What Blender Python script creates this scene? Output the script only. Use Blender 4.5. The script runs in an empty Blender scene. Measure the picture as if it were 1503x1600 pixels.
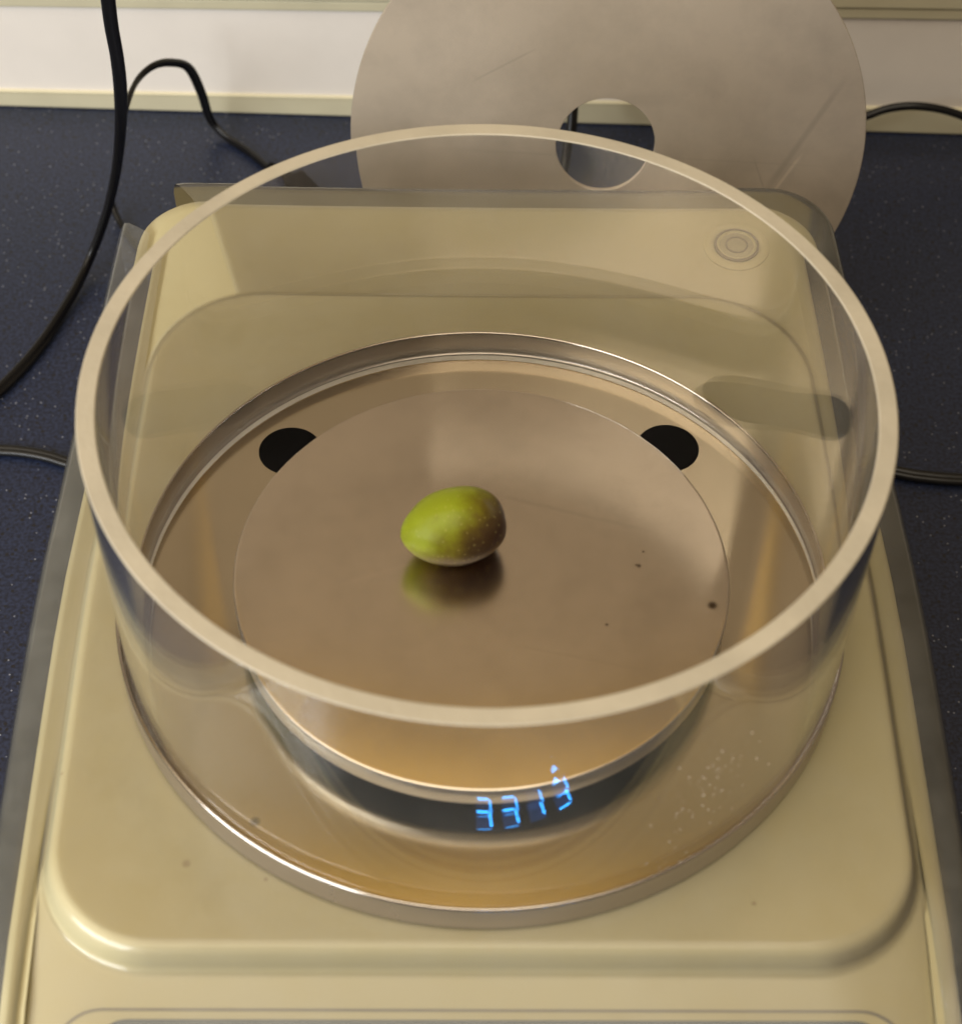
import bpy, bmesh, math, random
from mathutils import Vector, Matrix, noise
random.seed(7)
MM = 0.001
scene = bpy.context.scene

# ------------------------------------------------------------------ camera
cd = bpy.data.cameras.new("camera")
cam = bpy.data.objects.new("camera", cd)
scene.collection.objects.link(cam)
cd.sensor_fit = 'HORIZONTAL'; cd.sensor_width = 36.0
cd.lens = 36.0 * 2861.3 / 1503.0
cd.clip_start = 0.01; cd.clip_end = 50
R_ = Vector((0.9985205748930084, 0.052415423426867266, 0.01446668249179044))
U_ = Vector((-0.04958325042664987, 0.7684992473441932, 0.6379266479059618))
F_ = Vector((-0.022319560758764685, 0.6377001883474639, -0.7699612373289613))
m = Matrix((R_, U_, -F_)).transposed().to_4x4()
m.translation = Vector((8.2734, -250.0828, 321.5092 + 113.5)) * MM
cam.matrix_world = m
scene.camera = cam
cd.dof.use_dof = True
cd.dof.focus_distance = 0.475
cd.dof.aperture_fstop = 22

# ------------------------------------------------------------------ world, lamps, exposure
w = bpy.data.worlds.new("World"); scene.world = w; w.use_nodes = True
bg = w.node_tree.nodes["Background"]
bg.inputs[0].default_value = (1.0, 0.80, 0.60, 1); bg.inputs[1].default_value = 0.25
scene.view_settings.view_transform = 'Standard'
scene.view_settings.look = 'None'
scene.view_settings.exposure = 0
scene.view_settings.gamma = 1

def area(name, loc, target, sx, sy, power, col):
    l = bpy.data.lights.new(name, 'AREA'); l.shape = 'RECTANGLE'; l.size = sx; l.size_y = sy
    l.energy = power; l.color = col
    o = bpy.data.objects.new(name, l); scene.collection.objects.link(o)
    o.location = loc
    d = Vector(target) - Vector(loc)
    o.rotation_euler = d.to_track_quat('-Z', 'Y').to_euler()
    return o
area("ceiling_lamp", (-0.80, -0.62, 1.75), (-0.80, -0.6199, 0), 2.6, 1.6, 35.0, (1.0, 0.88, 0.69))
area("window_light", (-0.58, -0.52, 0.46), (-0.03, 0.25, 0.06), 0.62, 0.26, 7.5, (0.93, 0.97, 1.0))

# ------------------------------------------------------------------ material helpers
def mat(name):
    mt = bpy.data.materials.new(name); mt.use_nodes = True
    nt = mt.node_tree
    return mt, nt, nt.nodes["Principled BSDF"]
def N(nt, typ, **kw):
    n = nt.nodes.new(typ)
    for k, v in kw.items():
        if k.startswith('i_'):
            n.inputs[k[2:].replace('_', ' ')].default_value = v
        else:
            setattr(n, k, v)
    return n
def objco(nt, scale=(1, 1, 1), use='Object'):
    tc = N(nt, 'ShaderNodeTexCoord'); mp = N(nt, 'ShaderNodeMapping')
    mp.inputs['Scale'].default_value = scale
    nt.links.new(tc.outputs[use], mp.inputs[0])
    return mp.outputs[0]
def noise_ramp(nt, vec, scale, detail, stops, rough=0.5):
    n = N(nt, 'ShaderNodeTexNoise'); n.inputs['Scale'].default_value = scale
    n.inputs['Detail'].default_value = detail; n.inputs['Roughness'].default_value = rough
    nt.links.new(vec, n.inputs['Vector'])
    r = N(nt, 'ShaderNodeValToRGB')
    el = r.color_ramp.elements
    while len(el) < len(stops): el.new(0.5)
    for e, (p, c) in zip(el, stops):
        e.position = p; e.color = (*c, 1) if len(c) == 3 else c
    nt.links.new(n.outputs['Fac'], r.inputs[0])
    return n, r
def bump(nt, bsdf, vec, scale, strength, dist=0.0002, detail=3):
    n = N(nt, 'ShaderNodeTexNoise'); n.inputs['Scale'].default_value = scale; n.inputs['Detail'].default_value = detail
    nt.links.new(vec, n.inputs['Vector'])
    b = N(nt, 'ShaderNodeBump'); b.inputs['Strength'].default_value = strength; b.inputs['Distance'].default_value = dist
    nt.links.new(n.outputs['Fac'], b.inputs['Height']); nt.links.new(b.outputs[0], bsdf.inputs['Normal'])
    return b
def mixc(nt, fac, a, b, mode='MIX'):
    mx = N(nt, 'ShaderNodeMix', data_type='RGBA', blend_type=mode)
    for sock, val in ((mx.inputs[0], fac), (mx.inputs[6], a), (mx.inputs[7], b)):
        if hasattr(val, 'links') or isinstance(val, bpy.types.NodeSocket): nt.links.new(val, sock)
        elif isinstance(val, (int, float)): sock.default_value = val
        else: sock.default_value = (*val, 1)
    return mx.outputs[2]

def spots(nt, pts, vec):
    """darkening mask for small stains: pts = [(x, y, r)] in object metres"""
    out = None
    for (x, y, r) in pts:
        d = N(nt, 'ShaderNodeVectorMath', operation='DISTANCE')
        sep = N(nt, 'ShaderNodeSeparateXYZ'); nt.links.new(vec, sep.inputs[0])
        cmb = N(nt, 'ShaderNodeCombineXYZ'); nt.links.new(sep.outputs[0], cmb.inputs[0]); nt.links.new(sep.outputs[1], cmb.inputs[1])
        nt.links.new(cmb.outputs[0], d.inputs[0]); d.inputs[1].default_value = (x, y, 0)
        mr = N(nt, 'ShaderNodeMapRange'); mr.inputs['From Min'].default_value = r; mr.inputs['From Max'].default_value = r * 0.35
        nt.links.new(d.outputs['Value'], mr.inputs['Value'])
        if out is None: out = mr.outputs[0]
        else:
            mx = N(nt, 'ShaderNodeMath', operation='MAXIMUM')
            nt.links.new(out, mx.inputs[0]); nt.links.new(mr.outputs[0], mx.inputs[1]); out = mx.outputs[0]
    return out

# beige instrument plastic
def mk_beige():
    mt, nt, b = mat("beige_plastic")
    v = objco(nt)
    _, r = noise_ramp(nt, v, 9, 4, [(0.3, (0.465, 0.41, 0.235)), (0.7, (0.52, 0.465, 0.275))])
    _, r2 = noise_ramp(nt, v, 160, 3, [(0.70, (0, 0, 0)), (0.78, (1, 1, 1))])
    c = mixc(nt, r2.outputs[0], r.outputs[0], (0.50, 0.42, 0.24))
    _, r3 = noise_ramp(nt, v, 26, 8, [(0.50, (0, 0, 0)), (0.80, (1, 1, 1))], 0.7)
    k3 = N(nt, 'ShaderNodeMath', operation='MULTIPLY'); nt.links.new(r3.outputs[0], k3.inputs[0]); k3.inputs[1].default_value = 0.4
    c = mixc(nt, k3.outputs[0], c, (0.40, 0.335, 0.17))
    c = mixc(nt, spots(nt, [(-0.075, 0.005, 0.0006), (-0.0605, -0.0665, 0.0012), (-0.089, -0.045, 0.0005), (0.074, 0.10, 0.0006), (-0.044, -0.070, 0.0006), (0.055, -0.075, 0.0007)], v), c, (0.33, 0.26, 0.14))
    nt.links.new(c, b.inputs['Base Color'])
    b.inputs['Roughness'].default_value = 0.45
    b.inputs['Specular IOR Level'].default_value = 0.4
    bump(nt, b, v, 1500, 0.3, 0.00012, 5)
    return mt
def line_mask(nt, vec, x0, y0, x1, y1, wd, strength):
    """soft line, for scratches and painted reflections, between two points (mm) in the object's x-y plane"""
    a = Vector((x0, y0, 0)) * MM; b = Vector((x1, y1, 0)) * MM; L = (b - a).length; d = (b - a) / L; n = Vector((-d.y, d.x, 0))
    def dot(vv, off):
        q = N(nt, 'ShaderNodeVectorMath', operation='DOT_PRODUCT'); nt.links.new(vec, q.inputs[0]); q.inputs[1].default_value = vv
        r = N(nt, 'ShaderNodeMath', operation='SUBTRACT'); nt.links.new(q.outputs['Value'], r.inputs[0]); r.inputs[1].default_value = off
        return r.outputs[0]
    def mr(src, f0, f1, t0=0.0, t1=1.0):
        q = N(nt, 'ShaderNodeMapRange'); nt.links.new(src, q.inputs['Value']); q.inputs['From Min'].default_value = f0; q.inputs['From Max'].default_value = f1
        q.inputs['To Min'].default_value = t0; q.inputs['To Max'].default_value = t1; return q.outputs[0]
    ab = N(nt, 'ShaderNodeMath', operation='ABSOLUTE'); nt.links.new(dot(n, n.dot(a)), ab.inputs[0])
    al = N(nt, 'ShaderNodeMath', operation='ABSOLUTE'); nt.links.new(dot(d, d.dot((a + b) / 2)), al.inputs[0])
    m1 = mr(ab.outputs[0], wd * MM, wd * MM * 0.3); m2 = mr(al.outputs[0], L / 2, L / 2 * 0.6, 0, strength)
    m = N(nt, 'ShaderNodeMath', operation='MULTIPLY'); nt.links.new(m1, m.inputs[0]); nt.links.new(m2, m.inputs[1])
    return m.outputs[0]
def mk_steel(name, col, rough, metal=1.0, aniso=0.0, stains=None, streak=(1, 1, 1), var=0.06, scl=60, scuff=0.0, lines=(), grain=0.06):
    mt, nt, b = mat(name)
    v = objco(nt); vs = objco(nt, streak)
    _, r = noise_ramp(nt, v, 22, 5, [(0.3, tuple(c * (1 - var) for c in col)), (0.7, tuple(min(1, c * (1 + var)) for c in col))])
    c = r.outputs[0]
    if stains:
        s = spots(nt, stains, v)
        c = mixc(nt, s, c, (0.10, 0.07, 0.05))
    nt.links.new(c, b.inputs['Base Color'])
    b.inputs['Metallic'].default_value = metal
    n, rr = noise_ramp(nt, v, 14, 6, [(0.3, (rough * 0.85,) * 3), (0.75, (rough * 1.2,) * 3)])
    nt.links.new(rr.outputs[0], b.inputs['Roughness'])
    if scuff:
        _, q = noise_ramp(nt, v, 38, 8, [(0.42, (0, 0, 0)), (0.72, (1, 1, 1))], 0.68)
        k = N(nt, 'ShaderNodeMath', operation='MULTIPLY'); nt.links.new(q.outputs[0], k.inputs[0]); k.inputs[1].default_value = scuff
        c = mixc(nt, k.outputs[0], c, tuple(x * 0.68 for x in col))
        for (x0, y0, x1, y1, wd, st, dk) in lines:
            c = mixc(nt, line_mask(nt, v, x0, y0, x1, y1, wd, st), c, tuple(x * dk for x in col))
        nt.links.new(c, b.inputs['Base Color'])
    bump(nt, b, vs, scl, grain, 0.00005)
    return mt
def mk_plain(name, col, rough=0.5, metal=0.0, spec=0.5, var=0.12, bmp=0.0):
    mt, nt, b = mat(name)
    v = objco(nt)
    _, r = noise_ramp(nt, v, 60, 4, [(0.3, tuple(c * (1 - var) for c in col)), (0.7, tuple(min(1, c * (1 + var)) for c in col))])
    nt.links.new(r.outputs[0], b.inputs['Base Color'])
    if bmp: bump(nt, b, v, 700, bmp, 0.0002, 5)
    b.inputs['Roughness'].default_value = rough; b.inputs['Metallic'].default_value = metal
    b.inputs['Specular IOR Level'].default_value = spec
    return mt
def mk_counter():
    mt, nt, b = mat("speckled_laminate")
    v = objco(nt)
    _, base = noise_ramp(nt, v, 900, 3, [(0.38, (0.005, 0.008, 0.021)), (0.62, (0.017, 0.025, 0.058))])
    vo = N(nt, 'ShaderNodeTexVoronoi', feature='F1'); vo.inputs['Scale'].default_value = 620
    nt.links.new(v, vo.inputs['Vector'])
    sep = N(nt, 'ShaderNodeSeparateColor'); nt.links.new(vo.outputs['Color'], sep.inputs[0])
    lt = N(nt, 'ShaderNodeMath', operation='LESS_THAN'); lt.inputs[1].default_value = 0.17
    nt.links.new(vo.outputs['Distance'], lt.inputs[0])
    gt = N(nt, 'ShaderNodeMath', operation='GREATER_THAN'); gt.inputs[1].default_value = 0.83
    nt.links.new(sep.outputs[0], gt.inputs[0])
    mu = N(nt, 'ShaderNodeMath', operation='MULTIPLY'); nt.links.new(lt.outputs[0], mu.inputs[0]); nt.links.new(gt.outputs[0], mu.inputs[1])
    c = mixc(nt, mu.outputs[0], base.outputs[0], (0.20, 0.21, 0.25))
    vo2 = N(nt, 'ShaderNodeTexVoronoi', feature='F1'); vo2.inputs['Scale'].default_value = 520
    nt.links.new(v, vo2.inputs['Vector'])
    sep2 = N(nt, 'ShaderNodeSeparateColor'); nt.links.new(vo2.outputs['Color'], sep2.inputs[0])
    g2 = N(nt, 'ShaderNodeMath', operation='GREATER_THAN'); g2.inputs[1].default_value = 0.75
    nt.links.new(sep2.outputs[1], g2.inputs[0])
    l2 = N(nt, 'ShaderNodeMath', operation='LESS_THAN'); l2.inputs[1].default_value = 0.30
    nt.links.new(vo2.outputs['Distance'], l2.inputs[0])
    m2 = N(nt, 'ShaderNodeMath', operation='MULTIPLY'); nt.links.new(g2.outputs[0], m2.inputs[0]); nt.links.new(l2.outputs[0], m2.inputs[1])
    c = mixc(nt, m2.outputs[0], c, (0.007, 0.007, 0.010))
    nt.links.new(c, b.inputs['Base Color'])
    b.inputs['Roughness'].default_value = 0.42
    bump(nt, b, v, 1200, 0.15, 0.0001)
    return mt
def mk_acrylic():
    mt, nt, b = mat("clear_acrylic")
    b.inputs['Base Color'].default_value = (0.999, 0.998, 0.992, 1)
    b.inputs['Transmission Weight'].default_value = 1.0
    b.inputs['IOR'].default_value = 1.49
    b.inputs['Roughness'].default_value = 0.0
    v = objco(nt)
    bump(nt, b, v, 22, 0.008, 0.001, 2)
    d = N(nt, 'ShaderNodeBsdfDiffuse'); d.inputs[0].default_value = (0.8, 0.76, 0.7, 1)
    n, r = noise_ramp(nt, v, 30, 6, [(0.35, (0.004,) * 3), (0.8, (0.035,) * 3)])
    mx = N(nt, 'ShaderNodeMixShader')
    nt.links.new(r.outputs[0], mx.inputs[0]); nt.links.new(b.outputs[0], mx.inputs[1]); nt.links.new(d.outputs[0], mx.inputs[2])
    nt.links.new(mx.outputs[0], nt.nodes['Material Output'].inputs[0])
    return mt
def mk_film():
    """thin clear vinyl: straight-through with a Fresnel sheen and a trace of haze"""
    mt, nt, b = mat("clear_vinyl")
    nt.nodes.remove(b)
    v = objco(nt)
    tr = N(nt, 'ShaderNodeBsdfTransparent'); tr.inputs[0].default_value = (0.985, 0.98, 0.955, 1)
    gl = N(nt, 'ShaderNodeBsdfGlossy'); gl.inputs['Roughness'].default_value = 0.17
    df = N(nt, 'ShaderNodeBsdfDiffuse'); df.inputs[0].default_value = (0.85, 0.84, 0.76, 1)
    fr = N(nt, 'ShaderNodeFresnel'); fr.inputs[0].default_value = 1.45
    nb = N(nt, 'ShaderNodeTexNoise'); nb.inputs['Scale'].default_value = 60; nt.links.new(v, nb.inputs['Vector'])
    bp = N(nt, 'ShaderNodeBump'); bp.inputs['Strength'].default_value = 0.06; bp.inputs['Distance'].default_value = 0.0004
    nt.links.new(nb.outputs['Fac'], bp.inputs['Height'])
    for s in (gl, fr): nt.links.new(bp.outputs[0], s.inputs['Normal'])
    _, hz = noise_ramp(nt, v, 60, 8, [(0.35, (0.06,) * 3), (0.8, (0.12,) * 3)], 0.7)
    m1 = N(nt, 'ShaderNodeMixShader'); nt.links.new(hz.outputs[0], m1.inputs[0])
    nt.links.new(tr.outputs[0], m1.inputs[1]); nt.links.new(df.outputs[0], m1.inputs[2])
    m2 = N(nt, 'ShaderNodeMixShader')
    nt.links.new(fr.outputs[0], m2.inputs[0]); nt.links.new(m1.outputs[0], m2.inputs[1]); nt.links.new(gl.outputs[0], m2.inputs[2])
    nt.links.new(m2.outputs[0], nt.nodes['Material Output'].inputs[0])
    return mt
def mk_emit(name, col, s):
    mt, nt, b = mat(name)
    b.inputs['Base Color'].default_value = (*col, 1)
    b.inputs['Emission Color'].default_value = (*col, 1); b.inputs['Emission Strength'].default_value = s
    return mt
def mk_olive():
    mt, nt, b = mat("olive_skin")
    v = objco(nt)
    sep = N(nt, 'ShaderNodeSeparateXYZ'); nt.links.new(v, sep.inputs[0])
    n = N(nt, 'ShaderNodeTexNoise'); n.inputs['Scale'].default_value = 150; n.inputs['Detail'].default_value = 6; n.inputs['Roughness'].default_value = 0.62
    nt.links.new(v, n.inputs['Vector'])
    # blush coordinate: towards the stem end (+x), stronger low down and to the front
    def lin(src, k):
        q = N(nt, 'ShaderNodeMath', operation='MULTIPLY'); q.inputs[1].default_value = k
        nt.links.new(src, q.inputs[0]); return q.outputs[0]
    def add(a, bb):
        q = N(nt, 'ShaderNodeMath', operation='ADD'); nt.links.new(a, q.inputs[0])
        if isinstance(bb, float): q.inputs[1].default_value = bb
        else: nt.links.new(bb, q.inputs[1])
        return q.outputs[0]
    f = add(add(add(lin(sep.outputs[0], 44.0), lin(sep.outputs[1], -30.0)), lin(sep.outputs[2], -38.0)), lin(n.outputs['Fac'], 0.85))
    f = add(f, -0.01)
    r = N(nt, 'ShaderNodeValToRGB'); el = r.color_ramp.elements
    stops = [(0.0, (0.26, 0.31, 0.013)), (0.26, (0.19, 0.195, 0.007)), (0.45, (0.13, 0.098, 0.009)), (0.66, (0.070, 0.040, 0.011)), (1.0, (0.034, 0.012, 0.007))]
    while len(el) < len(stops): el.new(0.5)
    for e, (p, c) in zip(el, stops): e.position = p; e.color = (*c, 1)
    nt.links.new(f, r.inputs[0])
    vo = N(nt, 'ShaderNodeTexVoronoi', feature='F1'); vo.inputs['Scale'].default_value = 900
    nt.links.new(v, vo.inputs['Vector'])
    sp = N(nt, 'ShaderNodeMapRange'); sp.inputs['From Min'].default_value = 0.32; sp.inputs['From Max'].default_value = 0.12
    nt.links.new(vo.outputs['Distance'], sp.inputs['Value'])
    sc = N(nt, 'ShaderNodeSeparateColor'); nt.links.new(vo.outputs['Color'], sc.inputs[0])
    g = N(nt, 'ShaderNodeMath', operation='GREATER_THAN'); g.inputs[1].default_value = 0.45; nt.links.new(sc.outputs[0], g.inputs[0])
    mu = N(nt, 'ShaderNodeMath', operation='MULTIPLY'); nt.links.new(sp.outputs[0], mu.inputs[0]); nt.links.new(g.outputs[0], mu.inputs[1])
    mu2 = N(nt, 'ShaderNodeMath', operation='MULTIPLY'); nt.links.new(mu.outputs[0], mu2.inputs[0]); mu2.inputs[1].default_value = 0.35
    c = mixc(nt, mu2.outputs[0], r.outputs[0], (0.42, 0.38, 0.12))
    nt.links.new(c, b.inputs['Base Color'])
    b.inputs['Roughness'].default_value = 0.35; b.inputs['Specular IOR Level'].default_value = 0.30
    b.inputs['Subsurface Weight'].default_value = 0.12
    b.inputs['Subsurface Radius'].default_value = (0.004, 0.004, 0.001)
    b.inputs['Subsurface Scale'].default_value = 0.6
    bump(nt, b, v, 500, 0.25, 0.0002)
    return mt

BEIGE = mk_beige()
PAN = mk_steel("brushed_pan_steel", (0.70, 0.61, 0.50), 0.20, metal=1.0, stains=[(0.0510, -0.0071, 0.0014), (0.0349, 0.0029, 0.0007), (0.0343, 0.0031, 0.0004), (0.0279, -0.0138, 0.0005), (0.0359, 0.0070, 0.0004)], var=0.07, streak=(3, 60, 1), scl=110, grain=0.16, scuff=0.45, lines=[(5, -20, 40, -26, 0.3, 0.4, 0.8), (0, 22, 42, 12, 0.8, 0.3, 0.75), (-38, -10, -12, 2, 0.25, 0.3, 1.2)])
PAN_SIDE = mk_steel("pan_side_steel", (0.42, 0.405, 0.385), 0.36, metal=0.8)
TRAY = mk_steel("polished_tray_steel", (0.59, 0.51, 0.38), 0.15, stains=[(-0.0426, -0.0580, 0.0013)], var=0.08)
LIP = mk_steel("tray_lip_steel", (0.46, 0.41, 0.36), 0.30, metal=0.85)
EDGE = mk_steel("polished_lip_edge", (0.55, 0.50, 0.45), 0.11)
LID = mk_steel("brushed_lid_steel", (0.56, 0.48, 0.385), 0.45, metal=0.6, streak=(40, 1, 1), var=0.05, scl=40, scuff=0.5, lines=[(49, -16, 70, 26, 1.3, 0.7, 0.78), (51, -17, 60, 0, 0.7, 0.6, 1.35), (45, -2, 50, -14, 0.4, 0.6, 0.75), (-42, 18, -22, 30, 0.5, 0.55, 0.75), (-10, 13, 22, 16, 3.0, 0.35, 0.75), (-60, -3, 72, -4.5, 0.35, 0.35, 0.75), (-30, -14, -28, -30, 2.5, 0.3, 0.8)])  # right-hand diagonals and long level line paint reflections into the steel's colour
COUNTER = mk_counter()
ACRYL = mk_acrylic()
FILM = mk_film()
RIM = mk_plain("sawn_acrylic_edge", (0.44, 0.39, 0.295), 0.55, var=0.10, bmp=0.5)
RIMB = mk_plain("brightened_acrylic_base", (0.88, 0.80, 0.66), 0.6)  # paler than the rim: light piped down the wall is put into the colour
BLACK = mk_plain("black_rubber", (0.003, 0.0025, 0.0025), 0.75, spec=0.12)
CABLE = mk_plain("black_cable_pvc", (0.006, 0.0055, 0.0055), 0.30, spec=0.35)
DARKM = mk_plain("dark_underside", (0.010, 0.012, 0.007), 0.6)
WALLP = mk_plain("white_wall_panel", (0.86, 0.80, 0.73), 0.5, var=0.02)
WALLU = mk_plain("upper_wall_paint", (0.31, 0.245, 0.17), 0.7, var=0.04)
TRIM = mk_plain("cream_trim", (0.62, 0.57, 0.40), 0.5, var=0.04)
TRAYTINT = mk_plain("tray_tint_board", (0.97, 0.58, 0.03), 0.5)  # colour of the added board, only for the tray to reflect
PANELG = mk_plain("dark_display_window", (0.030, 0.045, 0.060), 0.16)
BEZEL = mk_plain("grey_display_bezel", (0.16, 0.20, 0.22), 0.4)
SEG = mk_emit("blue_segment_light", (0.03, 0.38, 1.0), 24.0)
SEGD = mk_emit("dim_blue_segment_light", (0.03, 0.38, 1.0), 6.0)
GLOW = mk_emit("blue_phosphor_glow", (0.01, 0.10, 0.36), 1.3)
BRIM = mk_plain("grey_level_ring", (0.17, 0.145, 0.10), 0.4)
BUB = mk_plain("level_liquid", (0.36, 0.32, 0.21), 0.12)
OLIVE = mk_olive()

# ------------------------------------------------------------------ object helpers
def link(name, bm, mats, parent=None, smooth=True, sharp=None):
    me = bpy.data.meshes.new(name); bm.normal_update(); bm.to_mesh(me); bm.free()
    if not isinstance(mats, (list, tuple)): mats = [mats]
    for q in mats: me.materials.append(q)
    if smooth:
        for p in me.polygons: p.use_smooth = True
        if sharp is not None: me.set_sharp_from_angle(angle=math.radians(sharp))
    o = bpy.data.objects.new(name, me); scene.collection.objects.link(o)
    if parent is not None: o.parent = parent
    return o
def tag(o, label, cat, group=None):
    o['label'] = label; o['category'] = cat
    if group: o['group'] = group
    return o
def empty(name, loc=(0, 0, 0), rz=0.0):
    o = bpy.data.objects.new(name, None); scene.collection.objects.link(o)
    o.location = loc; o.rotation_euler = (0, 0, rz); o.empty_display_size = 0.01
    return o
def struct(o):
    o['kind'] = 'structure'; return o
def lathe(profile, seg=192, close=False, matidx=None):
    """profile = [(r, z)] mm"""
    bm = bmesh.new(); rings = []
    for (r, z) in profile:
        if r < 1e-6: rings.append([bm.verts.new((0, 0, z * MM))])
        else: rings.append([bm.verts.new((r * MM * math.cos(2 * math.pi * k / seg), r * MM * math.sin(2 * math.pi * k / seg), z * MM)) for k in range(seg)])
    pairs = list(zip(rings[:-1], rings[1:]))
    if close: pairs.append((rings[-1], rings[0]))
    for idx, (a, b) in enumerate(pairs):
        for k in range(seg):
            k2 = (k + 1) % seg
            if len(a) == 1: f = bm.faces.new((a[0], b[k2], b[k]))
            elif len(b) == 1: f = bm.faces.new((a[k], a[k2], b[0]))
            else: f = bm.faces.new((a[k], a[k2], b[k2], b[k]))
            if matidx: f.material_index = matidx[idx]
    bmesh.ops.recalc_face_normals(bm, faces=bm.faces)
    return bm
def box(bm, x0, x1, y0, y1, z0, z1, bev=0.0):
    r = bmesh.ops.create_cube(bm, size=1.0)
    for v in r['verts']:
        v.co = Vector((x0 + (v.co.x + .5) * (x1 - x0), y0 + (v.co.y + .5) * (y1 - y0), z0 + (v.co.z + .5) * (z1 - z0))) * MM
    if bev > 0:
        es = list({e for v in r['verts'] for e in v.link_edges})
        bmesh.ops.bevel(bm, geom=es, offset=bev * MM, segments=3, affect='EDGES', profile=0.5)
    return r
def rrect(x0, x1, y0, y1, rr, rf, nc=12, ne=14):
    """rounded rectangle, rear (y1) corner radius rr, front rf; fixed vertex count"""
    pts = []
    def corner(cx, cy, r, a0):
        for k in range(nc + 1):
            a = math.radians(a0 + 90 * k / nc); pts.append((cx + r * math.cos(a), cy + r * math.sin(a)))
    def edge(p, q):
        for k in range(1, ne): pts.append((p[0] + (q[0] - p[0]) * k / ne, p[1] + (q[1] - p[1]) * k / ne))
    corner(x1 - rr, y1 - rr, rr, 0); a = pts[-1]; edge(a, (x0 + rr, y1))
    corner(x0 + rr, y1 - rr, rr, 90); edge(pts[-1], (x0, y0 + rf))
    corner(x0 + rf, y0 + rf, rf, 180); edge(pts[-1], (x1 - rf, y0))
    corner(x1 - rf, y0 + rf, rf, 270); edge(pts[-1], (x1, y1 - rr))
    return pts
def loft(rings, cap=True, bottom=False, skip=None):
    bm = bmesh.new(); vr = []
    for ring in rings: vr.append([bm.verts.new((x * MM, y * MM, z * MM)) for (x, y, z) in ring])
    n = len(vr[0])
    for i, (a, b) in enumerate(zip(vr[:-1], vr[1:])):
        for k in range(n):
            if skip and skip(i, k): continue
            bm.faces.new((a[k], a[(k + 1) % n], b[(k + 1) % n], b[k]))
    if cap:
        bm.faces.new(vr[-1])
    if bottom: bm.faces.new(list(reversed(vr[0])))
    return bm
def catmull(P, n=12):
    P = [Vector(p) for p in P]; out = []
    Q = [2 * P[0] - P[1]] + P + [2 * P[-1] - P[-2]]
    for i in range(1, len(Q) - 2):
        p0, p1, p2, p3 = Q[i - 1:i + 3]
        for k in range(n):
            t = k / n
            out.append(0.5 * ((2 * p1) + (-p0 + p2) * t + (2 * p0 - 5 * p1 + 4 * p2 - p3) * t * t + (-p0 + 3 * p1 - 3 * p2 + p3) * t ** 3))
    out.append(P[-1]); return out
def tube(P, r, twin=0.0, up=(0, 0, 1), nseg=20, n=12, twist=(0,)):
    """cable swept along P (mm); twin > 0 gives a two-core flat flex with a groove"""
    pts = catmull(P, n); bm = bmesh.new(); rings = []; last = Vector(up)
    side = None
    for i, p in enumerate(pts):
        t = (pts[min(i + 1, len(pts) - 1)] - pts[max(i - 1, 0)]).normalized()
        if side is None: side = t.cross(last).normalized()
        side = (side - t * side.dot(t)).normalized()
        nn = side.cross(t).normalized()
        f = i / (len(pts) - 1) * (len(twist) - 1); fi = min(int(f), max(0, len(twist) - 2))
        tw = math.radians(twist[fi] + (twist[min(fi + 1, len(twist) - 1)] - twist[fi]) * (f - fi))
        s0, n0 = side, nn
        sd = s0 * math.cos(tw) + n0 * math.sin(tw); nd = n0 * math.cos(tw) - s0 * math.sin(tw)
        ring = []
        for k in range(nseg):
            a = 2 * math.pi * k / nseg
            if twin > 0:
                x = (twin + r) * math.cos(a)
                dx = abs(x) - twin * 0.95
                y = math.sqrt(max(0.0, r * r - min(r, abs(dx)) ** 2)) if abs(dx) < r else 0.0
                y = max(y, 0.0) * (1 if math.sin(a) >= 0 else -1)
            else: x, y = r * math.cos(a), r * math.sin(a)
            ring.append(bm.verts.new((p + sd * x + nd * y) * MM))
        rings.append(ring)
    for a, b in zip(rings[:-1], rings[1:]):
        for k in range(nseg): bm.faces.new((a[k], a[(k + 1) % nseg], b[(k + 1) % nseg], b[k]))
    bm.faces.new(list(reversed(rings[0]))); bm.faces.new(rings[-1])
    bmesh.ops.recalc_face_normals(bm, faces=bm.faces)
    return bm

# ------------------------------------------------------------------ setting: counter and wall
CZ = 0.0
bm = bmesh.new(); box(bm, -700, 700, -600, 312, -30, 0)
struct(link("counter", bm, COUNTER, smooth=False))
wall_rz = math.atan(0.0236)
wall = empty("wall", (0, 0.3006, 0), wall_rz)
struct(wall)
bm = bmesh.new(); box(bm, -700, 700, 8.5, 20, -20, 1500)
link("wall_surface", bm, WALLU, wall, smooth=False)
def strip(pts_lo, pts_hi, yf, yb, name, m_, bev=0.6):
    """long board: lower and upper edge heights at x = -700 and 700"""
    bm = bmesh.new(); r = box(bm, -700, 700, yf, yb, 0, 1)
    for v in r['verts']:
        t = (v.co.x / MM + 700) / 1400
        lo = pts_lo[0] + (pts_lo[1] - pts_lo[0]) * t; hi = pts_hi[0] + (pts_hi[1] - pts_hi[0]) * t
        v.co.z = (lo if v.co.z < 0.0005 else hi) * MM
    es = [e for e in bm.edges if abs(e.verts[0].co.y - yf * MM) < 1e-6 and abs(e.verts[1].co.y - yf * MM) < 1e-6 and abs(e.verts[0].co.x - e.verts[1].co.x) > 0.1]
    bmesh.ops.bevel(bm, geom=es, offset=bev * MM, segments=3, affect='EDGES', profile=0.5)
    return link(name, bm, m_, wall, smooth=False)
strip((1, 1), (37.5, 62.8), 1.3, 8.3, "wall_panel", WALLP)
strip((0.2, 0.2), (1.4, 18.4), 0, 8.2, "trim_strip", TRIM, 0.9)
strip((34.9, 60.1), (39.2, 64.4), 0.3, 8.4, "trim_strip", TRIM, 0.8)
strip((39.6, 64.8), (80, 105), -0.5, 8.45, "trim_strip", TRIM, 1.0)

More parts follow.
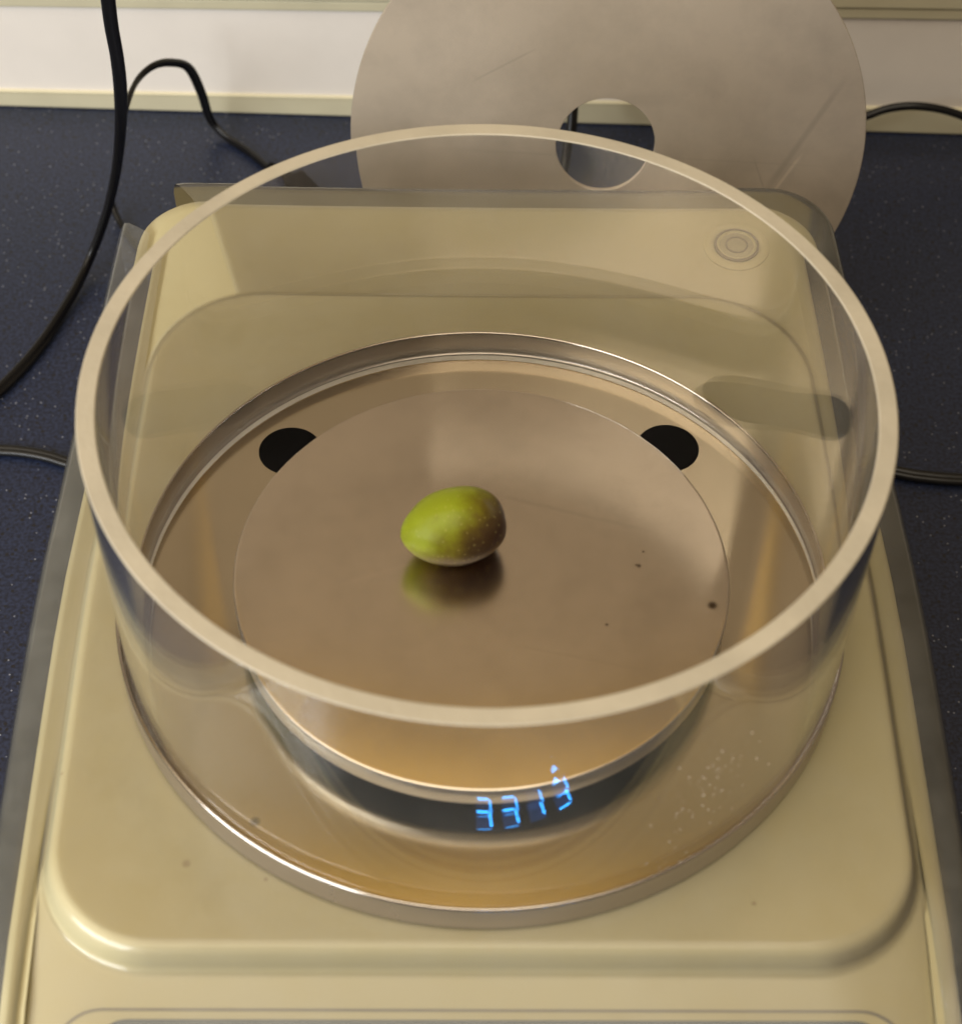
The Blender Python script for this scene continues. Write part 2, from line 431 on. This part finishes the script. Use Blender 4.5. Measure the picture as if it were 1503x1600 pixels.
# unseen added cupboard above the bench, to put orange into the tray's reflection
bm = bmesh.new(); box(bm, -500, 500, 266, 296, 745, 1500, 2)
tag(link("tray_reflection_board", bm, TRAYTINT, smooth=False), "added unseen orange cupboard on the wall above the bench", "reflection_board")

# ------------------------------------------------------------------ balance housing
RZ = math.radians(3.2)
bal = empty("laboratory_balance", (0, 0, 0), RZ)
tag(bal, "beige laboratory balance with raised square platform and blue lit display", "balance")
PZ = 99.9                                                   # platform height (mm above bench)
SL = math.tan(math.radians(15))
def ztop(y):
    if y >= -88: return 98.6 - (104 - y) / 192 * 4.1
    return 94.5 + (y + 88) * SL
def taper(y): return 1.0 - 0.045 * min(1.25, max(0.0, (y - 10) / 115.0)) - 0.02 * min(1.0, max(0.0, (-y - 10) / 115.0))
def ring(hw, y0, y1, rr, rf, dz=None, z=None):
    return [(x * taper(y), y, (z if z is not None else ztop(y) + dz)) for (x, y) in rrect(-hw, hw, y0, y1, rr, rf)]
def housing_rings(g=0.0, zp=0.0):
    """g = outward growth, zp = lift of the top"""
    rs = [ring(100 + g, -156 - g, 147 + g, 19, 20, z=9),
          ring(98.8 + g, -153 - g, 144.4 + g, 17, 18, dz=-9)]
    for ins, dz in ((0.3, -6.2), (1.2, -3.9), (2.8, -2.1), (5.0, -0.8), (6.8, -0.15)):
        rs.append(ring(98.5 + g - ins, -152.5 - g + ins, 144 + g - ins, 17 - ins * .4, 18 - ins * .4, dz=dz + zp))
    return rs
def plat_rings(zp=0.0):
    rs = [ring(92.3, -89.2, 104.6, 31, 25, dz=0.0 + zp), ring(91.6, -88.2, 104.2, 31, 24.5, dz=0.25 + zp)]
    P = PZ + zp
    def mixr(a, hw, y0, y1, rr, rf):
        return [(x * taper(y), y, (ztop(y) + zp) * (1 - a) + P * a) for (x, y) in rrect(-hw, hw, y0, y1, rr, rf)]
    rs += [mixr(0.35, 91.0, -87.4, 103.8, 30.6, 24), mixr(0.70, 90.3, -86.2, 103.2, 30.2, 23.4), mixr(0.9, 89.6, -85.2, 102.6, 30, 23), mixr(0.98, 88.7, -84.2, 101.8, 29.5, 22.6)]
    rs.append(ring(87.4, -83.0, 100.6, 29, 22, z=P)); rs.append(ring(70, -66, 84, 24, 18, z=P))
    return rs
bm = loft(housing_rings() + plat_rings(), cap=True, bottom=True)
link("housing", bm, BEIGE, bal, sharp=50)
for sx in (-82, 82):
    for sy in (-130, 128):
        o = link("foot", lathe([(0, 0), (9, 0), (10, 1), (10, 9.5), (0, 9.5)], 32), BLACK, bal, sharp=40)
        o.location = (sx * MM, sy * MM, 0)

# bullseye level in the rear right corner
lev = link("bubble_level", lathe([(9.6, -0.5), (9.6, 0.35), (8.6, 0.75), (7.4, 0.7), (6.5, 0.25), (6.3, -0.25), (6.2, -0.3), (6.0, 0.55), (5.3, 0.8), (4.9, 0.35), (0, 0.35)], 64), BEIGE, bal, sharp=60)
lev.location = (72.4 * MM, 123.9 * MM, 98.85 * MM)
o = link("level_ring", lathe([(6.5, -0.2), (6.5, 0.72), (5.75, 0.80), (5.7, -0.2)], 64, close=True), BRIM, lev, sharp=40)
o = link("level_ring", lathe([(3.3, 0.3), (3.3, 0.72), (2.8, 0.72), (2.8, 0.3)], 64, close=True), BRIM, lev, sharp=40)
o = link("level_window", lathe([(5.0, 0.3), (5.0, 0.42), (2.5, 0.58), (0, 0.62)], 64), BUB, lev, sharp=60)

# display recess in the sloping front
disp = empty("display"); disp.parent = bal
disp.location = (0, -88 * MM, 94.5 * MM); disp.rotation_euler = (math.radians(15), 0, 0)
def plate(x0, x1, y0, y1, r, z0, z1, bev=0.4):
    pr = rrect(x0, x1, y0, y1, r, r, 8, 6)
    pi = rrect(x0 + bev, x1 - bev, y0 + bev, y1 - bev, max(r - bev, .1), max(r - bev, .1), 8, 6)
    return loft([[(x, y, z0) for x, y in pr], [(x, y, z1 - bev) for x, y in pr], [(x, y, z1) for x, y in pi]])
link("display_surround", plate(-84, 84, -62, -7.2, 9, -0.6, 0.25), BEIGE, disp, sharp=40)
link("display_groove", plate(-84.5, 84.5, -62.5, -6.8, 9.4, -0.6, 0.06, 0.05), BRIM, disp, sharp=40)
win = link("display_window", plate(-76, 80, -60, -9.0, 6, 0.0, 0.42, 0.1), PANELG, disp, sharp=40)
def seg(P0, P1, wd, mtl, name="digit_segment", z=0.5):
    bm = bmesh.new()
    a = Vector((P0[0], P0[1], 0)); b = Vector((P1[0], P1[1], 0)); d = (b - a).normalized(); s = Vector((-d.y, d.x, 0)) * wd / 2
    t = d * wd / 2
    o6 = [a, a + s + t, b + s - t, b, b - s - t, a - s + t]
    lo = [bm.verts.new((q + Vector((0, 0, z - 0.06))) * MM) for q in o6]; hi = [bm.verts.new((q + Vector((0, 0, z))) * MM) for q in o6]
    bm.faces.new(hi); bm.faces.new(list(reversed(lo)))
    for k in range(6): bm.faces.new((lo[k], lo[(k + 1) % 6], hi[(k + 1) % 6], hi[k]))
    return link(name, bm, mtl, win, smooth=False)
SW = 0.85
def digit(x, mid=True, top='dim', vert=True):
    if mid: seg((x - 5.0, -27.0), (x - 0.4, -26.9), SW, SEG)
    if vert: seg((x - 0.1, -26.6), (x + 0.55, -22.3), SW, SEG)
    if top: seg((x - 4.2, -21.7), (x + 0.4, -21.7), SW * .7, SEGD if top == 'dim' else SEG)
    bmg = bmesh.new(); vs = [bmg.verts.new((a * MM, b * MM, 0.44 * MM)) for a, b in ((x - 5.4, -27.3), (x + 0.3, -27.3), (x + 1.1, -21.3), (x - 4.7, -21.3))]
    bmg.faces.new(vs); link("digit_glow", bmg, GLOW, win, smooth=False)
digit(2.3); digit(11.9); digit(21.3, mid=False, top=None); digit(31.3, mid=False, top='on')
bm = bmesh.new()
lo = [bm.verts.new((x * MM, y * MM, 0.44 * MM)) for x, y in ((26.9, -29.6), (28.4, -32.0), (30.0, -29.8))]; hi = [bm.verts.new((v.co.x, v.co.y, 0.5 * MM)) for v in lo]
bm.faces.new(list(reversed(lo))); bm.faces.new(hi)
for k in range(3): bm.faces.new((lo[k], lo[(k + 1) % 3], hi[(k + 1) % 3], hi[k]))
bmesh.ops.recalc_face_normals(bm, faces=bm.faces)
link("stability_marker", bm, SEG, win, smooth=False)

# ------------------------------------------------------------------ clear vinyl cover over the balance
cover = None
def notch(i, k):
    # cut-out at the rear left corner where the two flaps do not meet
    return i <= 6 and 28 <= k <= 37
G = 4.6
rs = [ring(105.5, -160, 152, 21, 22, z=30), ring(98.5 + G + 1.2, -157, 144 + G + 1.0, 18, 20, dz=-6)]
for ins, dz in ((0.2, -3.0), (1.2, -1.2), (2.8, -0.1), (6.0, 0.35), (9.5, 0.45)):
    rs.append(ring(98.5 + G - ins, -156 + ins, 144 + G - ins, 17 - ins * .3, 18 - ins * .3, dz=dz + .3))
rs += plat_rings(0.75)
bm = loft(rs, cap=True, skip=notch)
cover = link("dust_cover", bm, FILM, None, sharp=60)
cover.rotation_euler = (0, 0, RZ)
tag(cover, "thin clear vinyl dust cover fitted over the beige balance, open at its rear left corner", "cover")

# ------------------------------------------------------------------ steel tray with two dark holes
TZ = PZ + 0.95
tray = empty("round_tray", (0, 0, TZ * MM))
tag(tray, "shallow round polished steel tray with upturned lip on the beige balance", "tray")
lipz = 108.6 - TZ
link("tray_floor", lathe([(0, 0.8), (60, 0.8), (76, 0.8), (79.3, 0.8)], 256), TRAY, tray, sharp=40)
link("tray_lip", lathe([(79.3, 0.8), (80.1, 1.0), (80.55, 1.6), (80.62, 3.0), (80.62, lipz - 0.40), (80.68, lipz - 0.16), (80.84, lipz), (81.02, lipz + 0.03), (81.2, lipz - 0.03), (81.36, lipz - 0.2), (81.42, lipz - 0.45), (81.42, 0.3), (81.0, 0.0), (79.3, 0.0)], 256, close=True, matidx=[0, 0, 0, 0, 1, 1, 1, 1, 1, 1, 0, 0, 0, 0]), [LIP, EDGE], tray, sharp=50)
for (hx, hy) in ((-48.6, 42.3), (43.0, 49.2)):
    o = link("tray_hole", lathe([(7.6, -0.6), (7.6, 0.86), (7.45, 0.9), (0, 0.9)], 48), BLACK, tray, sharp=40)
    o.location = (hx * MM, hy * MM, 0)

# ------------------------------------------------------------------ weighing pan
pan = empty("weighing_pan", (0, 0, 113.5 * MM))
tag(pan, "round brushed steel weighing pan carrying the olive", "pan")
link("pan_plate", lathe([(0, 0), (30, 0), (54.3, 0), (54.7, -0.04), (54.9, -0.18)], 256), PAN, pan, sharp=60)
link("pan_skirt", lathe([(54.9, -0.18), (55.0, -0.35), (55.0, -4.95), (54.85, -5.15), (54.2, -5.15), (54.2, -1.0)], 256), PAN_SIDE, pan, sharp=60)
link("pan_underside", lathe([(54.3, -4.4), (0, -4.4)], 96), DARKM, pan, sharp=60)
link("pan_support", lathe([(9, -4.2), (9, -11.6), (11, -11.7)], 48), BLACK, pan, sharp=50)

# ------------------------------------------------------------------ acrylic draft shield ring
RO, RI = 80.3, 76.5
zb, zt = TZ + 0.8 + 0.02, 113.5 + 60.2
sh = bpy.data.objects
prof = [(RI, zb + .15), (RI + .15, zb), (RO - .15, zb), (RO, zb + .15), (RO, zt - .25), (RO - .25, zt), (RI + .25, zt), (RI, zt - .25)]
mi = [2, 2, 2, 0, 1, 1, 1, 0]
bm = lathe([(r, z - zb) for r, z in prof], 384, close=True, matidx=mi)
shield = link("draft_shield", bm, [ACRYL, RIM, RIMB], None, sharp=30)
shield.location = (0.3 * MM, -0.3 * MM, zb * MM)
tag(shield, "clear acrylic draft shield ring with sawn matt rim standing in the steel tray", "draft shield")
# dried specks on the outside of the shield, front right
bm = bmesh.new()
for k in range(90):
    if k < 68: a = math.radians(random.gauss(-55, 4.5)); z = random.gauss(33, 8)
    else: a = math.radians(random.gauss(-60, 6)); z = abs(random.gauss(5, 5))
    r = random.uniform(0.06, 0.17)
    q = bmesh.ops.create_icosphere(bm, subdivisions=1, radius=r * MM)
    for v in q['verts']:
        v.co += Vector(((RO + 0.02) * math.cos(a), (RO + 0.02) * math.sin(a), z)) * MM
o = link("dried_speck", bm, mk_plain("white_speck", (0.8, 0.78, 0.7), 0.3), shield)
o['kind'] = 'stuff'

# ------------------------------------------------------------------ olive
bm = bmesh.new(); NU, NV = 64, 48; A_, B_ = 12.1, 8.75; rings = []
for i in range(NU + 1):
    t = -1 + 2 * i / NU; s = math.sin(t * math.pi / 2)
    x = A_ * s
    r = B_ * max(0.0, 1 - abs(s) ** (1.85 if s < 0 else 2.35)) ** (0.57 if s < 0 else 0.52)
    if s < 0: x -= 0.25 * abs(s) ** 14
    else: x -= 1.0 * s ** 10
    if i in (0, NU): rings.append([bm.verts.new((x * MM, 0, 0))]); continue
    rg = []
    for k in range(NV):
        a = 2 * math.pi * k / NV
        rr = r * (1 + 0.012 * math.cos(2 * a + 0.6) + 0.006 * math.cos(3 * a))
        p = Vector((x, rr * math.cos(a), rr * math.sin(a)))
        p += p.normalized() * 0.14 * noise.noise(p * 0.22)
        # slightly flattened shoulder at the stem end
        rg.append(bm.verts.new(p * MM))
    rings.append(rg)
for a, b in zip(rings[:-1], rings[1:]):
    for k in range(NV):
        k2 = (k + 1) % NV
        if len(a) == 1: bm.faces.new((a[0], b[k], b[k2]))
        elif len(b) == 1: bm.faces.new((a[k], b[0], a[k2]))
        else: bm.faces.new((a[k], b[k], b[k2], a[k2]))
bmesh.ops.recalc_face_normals(bm, faces=bm.faces)
olive = link("olive", bm, OLIVE)
olive.location = (-6.3 * MM, 4.4 * MM, (113.5 + 8.76) * MM)
olive.rotation_euler = (0, math.radians(1), math.radians(19))
tag(olive, "fresh lime green olive blushing brown at one end, lying on the steel pan", "olive")
o = link("stem_scar", lathe([(0, 0.35), (0.5, 0.33), (1.0, 0.15), (1.3, -0.2)], 24), mk_plain("stem_scar_brown", (0.10, 0.07, 0.03), 0.7), olive)
o.location = (10.95 * MM, 0, 0); o.rotation_euler = (0, math.radians(90), 0)

# ------------------------------------------------------------------ round lid with a centre hole leaning behind the balance
LR = 78.3; HR = 14.8
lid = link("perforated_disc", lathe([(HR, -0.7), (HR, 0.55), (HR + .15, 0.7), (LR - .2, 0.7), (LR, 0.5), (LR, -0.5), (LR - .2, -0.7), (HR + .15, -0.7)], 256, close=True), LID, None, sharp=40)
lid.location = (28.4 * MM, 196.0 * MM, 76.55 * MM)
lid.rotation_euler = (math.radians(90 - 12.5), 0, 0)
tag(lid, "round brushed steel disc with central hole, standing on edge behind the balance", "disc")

# ------------------------------------------------------------------ cables
def cable(name, P, r, twin, label, up=(0, 0, 1), group=None, twist=(0,)):
    o = link(name, tube(P, r, twin, up, twist=twist), CABLE, None, sharp=55)
    tag(o, label, "cable", group); return o
cable("power_cable", [(-103.4, 145.0, 167.4), (-106.0, 152.0, 153.0), (-109.5, 163.0, 135.1), (-113.1, 176.0, 114.9), (-117.7, 190.0, 92.8), (-122.7, 202.0, 71.2), (-128.5, 211.0, 48.2), (-132.8, 214.0, 33.3), (-137.4, 213.0, 19.9), (-143.4, 208.0, 6.7), (-147.3, 192.7, 3.3), (-153.6, 169.5, 2.3), (-162.1, 150.0, 2.2), (-171.4, 136.7, 2.2)], 1.2, 0.85,
      "thick black flat cable dropping from above and curving down to the left on the counter", up=(0, 1, 0), twist=(0, 0, 0, 15, 55, 60, 60, 50, 20, 0))
cable("thin_cable", [(-129.2, 216.0, 46.7), (-128.6, 222.0, 52.4), (-127.6, 230.0, 56.7), (-126.2, 242.0, 56.9), (-122.2, 250.0, 56.8), (-118.0, 258.0, 52.4), (-114.2, 266.0, 44.3), (-113.0, 275.0, 26.9), (-113.1, 284.0, 8.5), (-108.2, 282.1, 2.6), (-99.0, 275.2, 1.7), (-86.9, 263.0, 1.7)], 0.95, 0.8,
      "thin black twin cable arching up against the white wall panel and down to a plug", up=(0, 1, 0), twist=(60, 70, 70, 50, 10, 0))
cable("thin_cable", [(-132.0, 222.0, 38.9), (-135.6, 226.0, 25.8), (-141.1, 237.5, 8.5), (-138.7, 233.3, 3.0), (-132.6, 224.5, 1.4), (-127.7, 218.2, 1.4)], 1.1, 0.0,
      "short thin black cable bending from the thick one to the cover's open corner")
cable("flat_cable", [(-168.4, 123.5, 1.7), (-156.4, 124.3, 1.7), (-148.3, 124.0, 1.7), (-140.9, 122.6, 1.7), (-132.3, 120.0, 1.7), (-116.7, 117.0, 1.7)], 1.15, 0.9,
      "flat black cable on the counter at the left edge, running under the cover", up=(0, 0, 1))
cable("flat_cable", [(100.1, 139.1, 1.7), (125.9, 133.4, 1.7), (134.7, 132.1, 1.7), (145.3, 131.7, 1.7), (170.7, 132.3, 1.7)], 1.25, 1.0,
      "black cable lying on the dark counter right of the balance", up=(0, 0, 1))
cable("round_cable", [(85.1, 280.0, 3.8), (102.1, 281.0, 10.8), (112.9, 284.0, 16.9), (124.4, 288.0, 19.4), (132.2, 290.0, 21.8), (141.0, 290.0, 23.7), (151.5, 290.0, 22.8), (161.4, 290.0, 19.6), (173.8, 288.0, 14.7), (200, 280, 3.0)], 1.5, 0.0,
      "black round cable humping over the cream trim right of the steel disc")
cable("upright_cable", [(-5.1, 225.0, 2.2), (12.1, 245.0, 2.2), (17.9, 266.0, 8.0), (19.3, 278.0, 20.0), (19.0, 284.0, 33.0), (18.5, 288.0, 62.7), (17.4, 289.0, 108.2)], 1.9, 0.0,
      "black cable seen through the hole of the steel disc, standing against the wall")
plug = empty("barrel_plug", (-83 * MM, 258 * MM, 0), math.radians(-50))
tag(plug, "small black plug lying behind the balance at the end of the arching cable", "plug")
bm = bmesh.new(); box(bm, 0, 17, -4.5, 4.5, 0.2, 8, 1.6); link("plug_body", bm, BLACK, plug, sharp=40)
o = link("strain_relief", lathe([(1.8, 0), (2.0, 5), (2.7, 9), (3.0, 9.2), (0, 9.3)], 24), BLACK, plug, sharp=40)
o.location = (-9 * MM, 0, 3.4 * MM); o.rotation_euler = (0, math.radians(90), 0)
